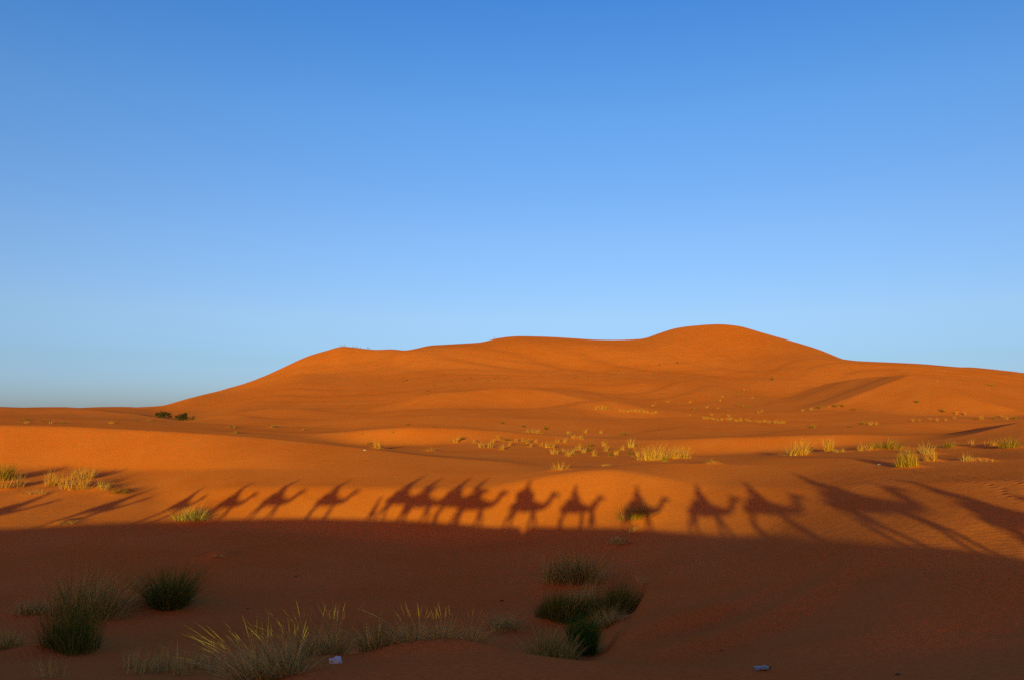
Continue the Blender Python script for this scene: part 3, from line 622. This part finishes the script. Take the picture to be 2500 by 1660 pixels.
# ------------------------------------------------------------------ the two far shrubs (trunk, crown)
BARK = mat("bark", (.12, .08, .05), noise_amt=.3, scale=3)
LEAF = mat("shrub_leaf", (.05, .06, .02), island=[(.03,.038,.012),(.055,.065,.02),(.085,.085,.03),(.025,.03,.01)])
def far_shrub(x, y, hp, wp, seed, lab):
    X, Y, Z = hit(x, y); s = Y/FPX; h, w = hp*s, wp*s
    root = empty("desert_shrub", (X, Y, Z)); tag(root, lab, "shrub")
    rng = np.random.default_rng(seed); bm = bmesh.new(); ends = []
    for k in range(7):
        a = rng.uniform(0, 6.28); p0 = Vector((rng.uniform(-.15, .15)*w, rng.uniform(-.1, .1)*w, -.1)); r0 = .11
        tip = Vector((math.cos(a)*w*.36, math.sin(a)*w*.3, h*rng.uniform(.45, .8))); prev = None
        for t in range(5):
            f = t/4; c = p0.lerp(tip, f) + Vector((0, 0, -.25*h*f*(1-f)))
            ring = [bm.verts.new(c + Vector((math.cos(g)*r0*(1-.7*f), math.sin(g)*r0*(1-.7*f), 0))) for g in (0, 1.26, 2.51, 3.77, 5.03)]
            if prev: [bm.faces.new((prev[i], prev[(i+1) % 5], ring[(i+1) % 5], ring[i])) for i in range(5)]
            prev = ring
        ends.append(tip)
    me = bpy.data.meshes.new("trunk"); bm.to_mesh(me); bm.free(); mesh_obj("trunk", me, BARK, root)
    cl = []
    for k in range(46):
        e = ends[k % 7]; cl.append((e[0]*rng.uniform(.3, 1.25) + rng.normal(0, .07*w), e[1] + rng.normal(0, .1*w), abs(h*rng.uniform(.15, .95)*(1 - .45*(abs(e[0])/(w*.5))**2)), rng.uniform(.07, .15)*w))
    V, F = [], []
    for (cx, cy, cz_, cr) in cl:
        for _ in range(70):
            d = rng.normal(0, 1, 3); d /= np.linalg.norm(d); p = np.array((cx, cy, cz_)) + d*cr*rng.uniform(.4, 1)*np.array((1, 1, .75))
            t = rng.normal(0, 1, 3); t /= np.linalg.norm(t); b2 = np.cross(t, d); q = rng.uniform(.05, .12)
            o = len(V); V += [p + t*q, p + b2*q*.6, p - t*q, p - b2*q*.6]; F.append((o, o+1, o+2, o+3))
    mesh_obj("crown", grid_mesh("crown", np.array(V), np.array(F), False), LEAF, root)
far_shrub(377, 964, 16, 38, 1, "dark green desert shrub at the foot of the great dune, left one of two")
far_shrub(423, 969, 17, 40, 2, "dark green desert shrub at the foot of the great dune, right one of two")

# ------------------------------------------------------------------ litter
def crumple(name, x, y, sx, sy, sz, m, lab, cat, seed, y0=11.0, dz=0.0):
    X, Y, Z = hit(x, y, y0); bm = bmesh.new(); bmesh.ops.create_icosphere(bm, subdivisions=3, radius=1)
    for v in bm.verts:
        nv = v.co.copy(); k = 1 + .55*mnoise.noise(nv*1.7 + Vector((seed, 0, 0))) + .25*mnoise.noise(nv*4.5 + Vector((0, seed, 0)))
        v.co = Vector((nv.x*k*sx, nv.y*k*sy, max(-.25*sz, nv.z*k*sz)))
    me = bpy.data.meshes.new(name); bm.to_mesh(me); bm.free()
    o = mesh_obj(name, me, m); o.location = (X, Y, Z + sz*.2 + dz); tag(o, lab, cat); return o
PLA = mat("white_plastic", (.62, .56, .48), rough=.35, spec=.5)
PLB = mat("blue_plastic", (.20, .26, .24), rough=.3, spec=.5)
crumple("plastic_bag", 772, 1528, .13, .10, .085, PLA, "crumpled white plastic bag caught in the grass at the hummock's edge", "plastic bag", 3)
root = empty("plastic_bottle", hit(1757, 1545), .25)
tag(root, "crushed bluish plastic bottle lying on the shaded sand at lower right", "bottle")
bm = bmesh.new(); prof = [(-.15, .0), (-.15, .045), (-.10, .052), (-.04, .038), (.02, .05), (.07, .05), (.11, .03), (.13, .016), (.15, .016), (.15, 0)]
rings = []
for px_, pr in prof:
    rings.append([bm.verts.new((px_, math.cos(a)*pr*1.1, .04 + math.sin(a)*pr*.8)) for a in np.linspace(0, 6.283, 14, endpoint=False)])
for a, b in zip(rings, rings[1:]): [bm.faces.new((a[i], a[(i+1) % 14], b[(i+1) % 14], b[i])) for i in range(14)]
me = bpy.data.meshes.new("bottle_body"); bm.to_mesh(me); bm.free(); mesh_obj("bottle_body", me, PLB, root)
bm = bmesh.new(); bmesh.ops.create_cone(bm, segments=14, radius1=.02, radius2=.02, depth=.022, cap_ends=True, matrix=Matrix.Translation((.158, 0, .04)) @ Matrix.Rotation(math.pi/2, 4, 'Y'))
me = bpy.data.meshes.new("cap"); bm.to_mesh(me); bm.free(); mesh_obj("cap", me, mat("dark_cap", (.03, .04, .06), .5), root)
crumple("plastic_scrap", 841, 1038, .10, .08, .06, PLA, "tiny white scrap on the sand left of the tuft with its own mound", "litter", 7)
crumple("plastic_scrap", 2028, 1071, .12, .08, .04, PLA, "tiny pale scrap on the sand behind the right crest", "litter", 9)

STONE = mat("dark_stone", (.06, .035, .025), noise_amt=.3, scale=30)
for q, (x, y, r) in enumerate([(571,1403,.035),(1157,1385,.05),(1664,1500,.02),(2070,1555,.025),(683,1328,.05)]):
    o = crumple("stone", x, y, r*1.6, r, r*.6, STONE, "small dark stone lying on the shaded sand of the foreground", "stone", 20 + q)
    o["group"] = "small dark stones on the shaded sand"
# ------------------------------------------------------------------ skinned figures
def skin_mesh(name, pts, edges, root=0, sub=1):
    me = bpy.data.meshes.new(name); me.from_pydata([p[:3] for p in pts], edges, [])
    o = bpy.data.objects.new(name, me); COL.objects.link(o)
    m = o.modifiers.new("s", 'SKIN'); m.use_smooth_shade = True
    for k, p in enumerate(pts):
        r = p[3]; ry = p[4] if len(p) > 4 else r
        me.skin_vertices[0].data[k].radius = (r, ry); me.skin_vertices[0].data[k].use_root = (k == root)
    s = o.modifiers.new("sub", 'SUBSURF'); s.levels = s.render_levels = sub
    dg = bpy.context.evaluated_depsgraph_get(); out = bpy.data.meshes.new_from_object(o.evaluated_get(dg))
    bpy.data.objects.remove(o); bpy.data.meshes.remove(me); out.name = name
    return out
class Sk:
    def __init__(s): s.p = []; s.e = []
    def add(s, pt, par=None):
        s.p.append(pt)
        if par is not None: s.e.append((par, len(s.p) - 1))
        return len(s.p) - 1
    def chain(s, par, pts):
        for p in pts: par = s.add(p, par)
        return par
def camel_body(gait):
    """dromedary facing +X, feet on z = 0; gait = forward swing of (hind left, hind right, front left, front right)"""
    k = Sk()
    c = k.add((0, 0, 1.50, .44))
    k.add((-.02, 0, 1.78, .32), c); k.add((-.02, 0, 1.98, .17), len(k.p) - 1)
    r1 = k.chain(c, [(-.38, 0, 1.50, .41), (-.72, 0, 1.46, .34)])
    k.chain(r1, [(-.86, 0, 1.38, .10), (-.93, 0, 1.1, .03), (-.92, 0, .85, .035)])
    f1 = k.chain(c, [(.38, 0, 1.46, .42), (.70, 0, 1.42, .35)])
    nk = k.chain(f1, [(.97, 0, 1.36, .25), (1.20, 0, 1.40, .20), (1.40, 0, 1.55, .17), (1.54, 0, 1.80, .155), (1.61, 0, 2.02, .145), (1.68, 0, 2.13, .155)])
    k.chain(nk, [(1.84, 0, 2.13, .12), (2.00, 0, 2.07, .095), (2.12, 0, 2.03, .07)])
    for sy in (-1, 1): k.chain(nk, [(1.60, sy*.09, 2.22, .03), (1.57, sy*.12, 2.29, .015)])
    for sy, g in ((1, gait[0]), (-1, gait[1])):
        y = sy*.19; lift = max(0, abs(g) - .2)*.3 if g < 0 else 0
        k.chain(r1, [(-.66, y, 1.26, .19), (-.54 + g*.25, y, 1.0, .115), (-.84 + g*.7, y*1.05, .62, .10), (-.72 + g, y*1.05, .14 + lift, .07), (-.64 + g, y*1.05, .05 + lift, .075), (-.56 + g, y*1.05, .04 + lift, .05)])
    for sy, g in ((1, gait[2]), (-1, gait[3])):
        y = sy*.18; lift = max(0, abs(g) - .2)*.3 if g < 0 else 0
        k.chain(f1, [(.60, y, 1.18, .15), (.58 + g*.3, y, .96, .095), (.66 + g*.62, y, .60, .10), (.62 + g, y, .14 + lift, .068), (.66 + g, y, .05 + lift, .075), (.75 + g, y, .04 + lift, .05)])
    return skin_mesh("body", k.p, k.e)
FUR = mat("camel_fur", (.34, .22, .12), noise_amt=.25, scale=5)
BLANKET = mat("striped_blanket", (.30, .05, .05), noise_amt=.3, scale=14)
SADDLE = mat("saddle_pad", (.16, .12, .09), noise_amt=.3, scale=8)
ROPE = mat("rope", (.35, .28, .18), noise_amt=.2, scale=40)
STEEL = mat("steel_bar", (.35, .35, .36), rough=.4, spec=.5)
def shell(name, sections, ny=14):
    """closed drape: sections = list of (x, half width, top z, hem z)"""
    V, F = [], []
    for (x, hw, zt, zb) in sections:
        for i in range(ny + 1):
            t = -1 + 2*i/ny; a = abs(t)
            y = math.copysign(min(1, a*1.35), t)*hw*(1 + .12*max(0, a - .6)); z = zt - (zt - zb)*max(0, (a - .28)/.72)**1.25 - .06*a
            V.append((x, y, z))
    for s in range(len(sections) - 1):
        for i in range(ny): o = s*(ny + 1) + i; F.append((o, o + 1, o + ny + 2, o + ny + 1))
    me = grid_mesh(name, np.array(V), np.array(F)); bm = bmesh.new(); bm.from_mesh(me)
    bmesh.ops.solidify(bm, geom=bm.faces[:], thickness=.03); bm.to_mesh(me); bm.free(); return me
def tube(name, pts, r, n=6):
    bm = bmesh.new(); prev = None; pts = [Vector(p) for p in pts]
    for k, p in enumerate(pts):
        d = (pts[min(k+1, len(pts)-1)] - pts[max(k-1, 0)]).normalized(); u = d.orthogonal().normalized(); w = d.cross(u)
        ring = [bm.verts.new(p + (u*math.cos(a) + w*math.sin(a))*r) for a in np.linspace(0, 2*math.pi, n, endpoint=False)]
        if prev:
            off = min(range(n), key=lambda o: (ring[o].co - prev[0].co).length); ring = ring[off:] + ring[:off]
            [bm.faces.new((prev[i], prev[(i+1) % n], ring[(i+1) % n], ring[i])) for i in range(n)]
        prev = ring
    me = bpy.data.meshes.new(name); bm.to_mesh(me); bm.free(); return me
def make_camel(gait):
    root = empty("camel", (0, 0, 0))
    mesh_obj("body", camel_body(gait), FUR, root)
    mesh_obj("blanket", shell("blanket", [(-.62, .36, 1.86, 1.30), (-.4, .43, 1.93, 1.18), (-.1, .47, 2.03, 1.14), (.2, .46, 1.98, 1.14), (.42, .42, 1.88, 1.22)]), BLANKET, root)
    mesh_obj("saddle", shell("saddle", [(-.42, .30, 1.98, 1.62), (-.25, .36, 2.02, 1.55), (.0, .38, 2.03, 1.52), (.2, .35, 2.02, 1.58), (.34, .27, 2.0, 1.68)]), SADDLE, root)
    mesh_obj("saddle_handle", tube("saddle_handle", [(.34, -.14, 1.98), (.34, -.14, 2.2), (.34, .14, 2.2), (.34, .14, 1.98)], .014), STEEL, root)
    mesh_obj("halter", tube("halter", [(1.9, 0, 2.17), (1.9, .085, 2.1), (1.9, 0, 2.0), (1.9, -.085, 2.1), (1.9, 0, 2.17)], .012), ROPE, root)
    return root
SKIN_T = mat("skin", (.42, .24, .15)); JEANS = mat("trousers", (.05, .07, .13), noise_amt=.2, scale=20); 
CLOTH = [mat("cloth_blue", (.06, .14, .38), noise_amt=.15, scale=9), mat("cloth_white", (.6, .58, .52), noise_amt=.1, scale=9), mat("cloth_red", (.4, .06, .05), noise_amt=.15, scale=9), mat("cloth_dark", (.05, .05, .06), noise_amt=.2, scale=9)]
def head_pts(k, ch, x, z):
    """neck and head with brow, nose, chin and ears, looking along +X"""
    n_ = k.chain(ch, [(x, 0, z, .065), (x + .01, 0, z + .07, .09), (x + .015, 0, z + .15, .112), (x + .0, 0, z + .22, .09)])
    m_ = len(k.p) - 3
    k.add((x + .10, 0, z + .05, .036), m_); k.add((x + .135, 0, z + .12, .018), m_ + 1)
    for sy in (-1, 1): k.add((x - .005, sy*.115, z + .12, .018), m_ + 1)
def fingers(k, w, d, up):
    """five short curled fingers on a hand vertex at w pointing along d"""
    px, py, pz = k.p[w][:3]
    for i, (o, ln) in enumerate(((-.03, .06), (-.01, .072), (.01, .068), (.03, .055))):
        k.chain(w, [(px + d[0]*.05, py + d[1]*.05 + o, pz + d[2]*.05, .010), (px + d[0]*(.05+ln*.6), py + d[1]*(.05+ln*.6) + o, pz + d[2]*(.05+ln*.6) - .015, .009), (px + d[0]*(.05+ln), py + d[1]*(.05+ln) + o, pz - .045, .008)])
    k.chain(w, [(px + d[0]*.015, py - .035*up, pz + .01, .011), (px + d[0]*.05, py - .05*up, pz - .01, .009)])
def turban_mesh(x, z, r=.135):
    """wound cloth round the crown of the head with a fold down the neck"""
    bm = bmesh.new(); bmesh.ops.create_icosphere(bm, subdivisions=3, radius=1)
    for v in bm.verts:
        c = v.co.copy(); k = 1 + .05*math.sin(c.z*16 + c.x*4)
        back = max(0, -c.x)*max(0, -c.z)
        v.co = Vector((x + c.x*r*k - back*.03, c.y*r*.95*k, z + c.z*r*.82 - back*.16))
    me = bpy.data.meshes.new("turban"); bm.to_mesh(me); bm.free()
    for p_ in me.polygons: p_.use_smooth = True
    return me
def rider_meshes(turn=0.0):
    """seated astride, hip at z 0 (top of saddle), looking along +X; head top about .86 up"""
    k = Sk(); p = k.add((0, 0, .12, .16, .14))
    sp = k.chain(p, [(.0, 0, .27, .145, .12), (.01, 0, .42, .155, .12), (.015, 0, .53, .12, .10)])
    head_pts(k, sp, .02, .62)
    for sy in (-1, 1):
        s_ = k.chain(sp, [(.01, sy*.165, .53, .065), (.06, sy*.23, .30, .050), (.27, sy*.15, .22, .036), (.33, sy*.11, .215, .030)])
        fingers(k, s_, (.8, 0, -.2), sy)
        k.chain(p, [(.10, sy*.17, .08, .10), (.34, sy*.40, -.02, .085), (.30, sy*.50, -.30, .058), (.26, sy*.52, -.50, .045), (.30, sy*.52, -.56, .045), (.42, sy*.53, -.58, .035)])
    body = skin_mesh("body", k.p, k.e)
    k = Sk(); p = k.add((-.03, 0, .12, .34, .33)); sp = k.chain(p, [(-.03, 0, .30, .28, .28), (-.02, 0, .44, .235, .235), (.0, 0, .58, .16, .165)])
    for sy in (-1, 1): k.chain(sp, [(.01, sy*.17, .545, .085), (.06, sy*.235, .31, .07), (.24, sy*.16, .235, .05)])
    top = skin_mesh("jacket", k.p, k.e)
    k = Sk(); p = k.add((0, 0, .10, .18, .16))
    for sy in (-1, 1): k.chain(p, [(.10, sy*.17, .08, .125), (.34, sy*.405, -.015, .105), (.30, sy*.50, -.30, .075), (.26, sy*.52, -.47, .06)])
    leg = skin_mesh("trousers", k.p, k.e)
    cap = turban_mesh(.02, .83)
    return body, top, leg, cap
RB = rider_meshes()
def make_person_parts(root, meshes, ci, cap_i):
    b = mesh_obj("body", meshes[0], None, root)
    if not meshes[0].materials: meshes[0].materials.append(SKIN_T)
    for nm, me, m in (("jacket", meshes[1], CLOTH[ci]), ("trousers", meshes[2], JEANS), ("turban", meshes[3], CLOTH[cap_i])):
        me = me.copy(); me.materials.clear(); mesh_obj(nm, me, m, root)
def stand_meshes(stride=.25):
    k = Sk(); p = k.add((0, 0, .95, .15, .12))
    sp = k.chain(p, [(0, 0, 1.12, .135, .11), (.01, 0, 1.27, .15, .11), (.01, 0, 1.38, .11, .09)])
    head_pts(k, sp, .02, 1.47)
    for sy in (-1, 1):
        s_ = k.chain(sp, [(.0, sy*.165, 1.37, .062), (-.03*sy, sy*.22, 1.10, .045), (.09, sy*.23, .88, .032), (.12, sy*.23, .83, .028)])
        fingers(k, s_, (.4, 0, -.6), sy)
        g = stride*sy
        k.chain(p, [(g*.2, sy*.10, .82, .10), (g*.7 + .04, sy*.11, .48, .062), (g, sy*.11, .09, .042), (g + .04, sy*.11, .04, .042), (g + .15, sy*.11, .035, .032)])
    body = skin_mesh("body", k.p, k.e)
    k = Sk(); p = k.add((0, 0, .78, .20, .17)); sp = k.chain(p, [(0, 0, 1.0, .17, .14), (0, 0, 1.15, .155, .13), (.01, 0, 1.29, .17, .13), (.01, 0, 1.4, .12, .10)])
    k.chain(p, [(0, 0, .5, .22, .18), (0, 0, .28, .24, .20)])
    for sy in (-1, 1): k.chain(sp, [(.0, sy*.17, 1.38, .08), (-.03*sy, sy*.225, 1.11, .065), (.07, sy*.23, .93, .055)])
    robe = skin_mesh("robe", k.p, k.e)
    cap = turban_mesh(.02, 1.69, .125)
    return body, robe, cap
SB = stand_meshes()

# ------------------------------------------------------------------ the caravan behind and beside the camera
PROTO = [make_camel((.28, -.22, -.15, .25)), make_camel((-.25, .2, .28, -.2)), make_camel((.1, -.05, .05, -.1))]
# (L along the ridge, height of the rider's head top, s towards the dunes, which proto, cloth, turban, label bits)
CAR = [(-48.8,-1.10,0,0,0,1),(-41.6,-.78,0,1,2,3),(-35.1,-.54,0,2,3,1),(-30.1,-.19,0,0,1,0),(-26.25,.13,0,1,0,3),(-21.85,.15,0,2,2,1),
       (-16.45,.48,.6,0,3,0),(-14.8,.42,-.9,1,0,1),(-12.55,.38,.6,2,1,3),(-11.15,.46,-.9,0,2,0),(-7.55,.34,0,1,3,1),(-4.2,.05,0,2,0,3),
       (0.0,.06,-.26,0,1,1),(3.85,.2,0,1,2,0),(6.6,.37,0,2,3,3),(9.8,.93,0,0,0,1),(12.7,.52,0,1,1,0),(20.5,.4,0,2,2,1)]
HEAD = Vector
POS = []
WORDS = ["last in the line", "second from the end of the line", "third from the end", "fourth from the end", "fifth from the end", "sixth from the end, in front of the walking man",
         "rear left of the side by side group", "rear right of the side by side group", "front left of the side by side group", "front right of the side by side group",
         "with the round load, seventh ahead of the group", "right behind the robed guide", "under the photographer", "first ahead of the photographer", "second ahead of the photographer",
         "third ahead of the photographer", "fourth ahead of the photographer", "leading the line"]
WORDS[10] = "just ahead of the side by side group"
HT = 2.9
first = [True]*3
for q, (L, hz, s, pr, ci, ti) in enumerate(CAR):
    X = L*CA + s*SA; Y = -L*SA + s*CA
    zg = float(ground(np.array([X]), np.array([Y]))[0])
    sc = (hz - zg)/HT
    sc = max(.92, min(1.1, sc)); zc = hz - HT*sc
    zc = min(zg, zc) if zc < zg - .12 else zg - .01
    if first[pr]: c = PROTO[pr]; first[pr] = False
    else: c = copy_tree(PROTO[pr])
    c.location = (X, Y, zg - .01); c.rotation_euler = (0, 0, -SUN_AZ); c.scale = (sc, sc, (hz - zg)/HT)
    if q == 10:
        bm = bmesh.new(); bmesh.ops.create_icosphere(bm, subdivisions=3, radius=1)
        for v in bm.verts: v.co = Vector((v.co.x*.62 - .1, v.co.y*.5, v.co.z*.36 + 1.98))*(1 + .05*mnoise.noise(v.co*3))
        me = bpy.data.meshes.new("bundle"); bm.to_mesh(me); bm.free(); mesh_obj("bundle", me, SADDLE, c)
    tag(c, "saddled brown camel, " + WORDS[q], "camel", "camels of the caravan whose shadows fall on the dune")
    r = empty("person", (X - .05*CA, Y + .05*SA, zg - .01 + 2.0*(hz - zg)/HT), -SUN_AZ); r.scale = (sc, sc, (hz - zg)/HT)
    make_person_parts(r, RB, ci, ti)
    tag(r, "turbaned rider of the camel " + WORDS[q], "person", "riders of the caravan whose shadows fall on the dune")
    POS.append((L, s, zg, sc, (hz - zg)/HT))
def LS(L, s, z): return (L*CA + s*SA, -L*SA + s*CA, z)
for a, b in [(0,1),(1,2),(2,3),(3,4),(4,5),(6,8),(7,9),(10,11),(12,13),(13,14),(14,15),(15,16)]:
    A_, B_ = POS[a], POS[b]
    p0 = Vector(LS(A_[0] + 1.9*A_[3], A_[1], A_[2] + 2.0*A_[4])); p1 = Vector(LS(B_[0] - .6*B_[3], B_[1], B_[2] + 1.75*B_[4]))
    sag = .25
    pts = [p0.lerp(p1, t) - Vector((0, 0, sag*4*t*(1-t))) for t in np.linspace(0, 1, 9)]
    tag(mesh_obj("lead_rope", tube("lead_rope", pts, .016), ROPE), "lead rope of the camel " + WORDS[a], "rope", "lead ropes of the caravan")
for L, h, lab in ((-18.0, 1.66, "person in robe and turban walking beside the side by side camels, seen by shadow"), (-2.95, 1.82, "person in long robe walking at the head of the camel behind the photographer")):
    X, Y, _z = LS(L, .3, 0); zg = float(ground(np.array([X]), np.array([Y]))[0])
    r = empty("person", (X, Y, zg), -SUN_AZ); r.scale = (1, 1, h/1.82)
    b0, b1, b2 = [m_.copy() for m_ in SB]
    for nm, me_, m_ in (("body", b0, SKIN_T), ("robe", b1, CLOTH[0]), ("turban", b2, CLOTH[1])): mesh_obj(nm, me_, m_, r)
    tag(r, lab, "person")

# ------------------------------------------------------------------ people on the far crests
TINY = [(783.5,0,3,"person in dark clothes standing leftmost on the left peak"),(789,1,3,"person sitting on the top of the left peak"),(793,0,0,"person in blue standing on the top of the left peak"),
        (812,1,3,"person sitting on the peak's right shoulder, first of the seated row"),(817,1,0,"person in blue sitting second in the seated row right of the peak"),(822,1,3,"person sitting third in the seated row right of the peak"),
        (829,1,2,"person in red sitting last in the row right of the peak"),(846,0,0,"left one of two people standing apart down the peak's right side"),(849.5,0,3,"right one of two people standing apart down the peak's right side"),
        (1140,0,3,"lone person in dark clothes on the skyline between the two peaks")]
for x, sit, ci, lab in TINY:
    X, Y, Z = crest(x, 480, 800)
    if sit: r = empty("person", (X, Y, Z + .12), 2.5); src = (RB[0], RB[1], RB[3])
    else: r = empty("person", (X, Y, Z - .03), 2.0 + x); src = (SB[0], SB[1], SB[2])
    for nm, me_, m_ in zip(("body", "jacket" if sit else "robe", "turban"), src, (SKIN_T, CLOTH[ci], CLOTH[ci])):
        me_ = me_.copy(); me_.materials.clear(); mesh_obj(nm, me_, m_, r)
    tag(r, lab, "person")
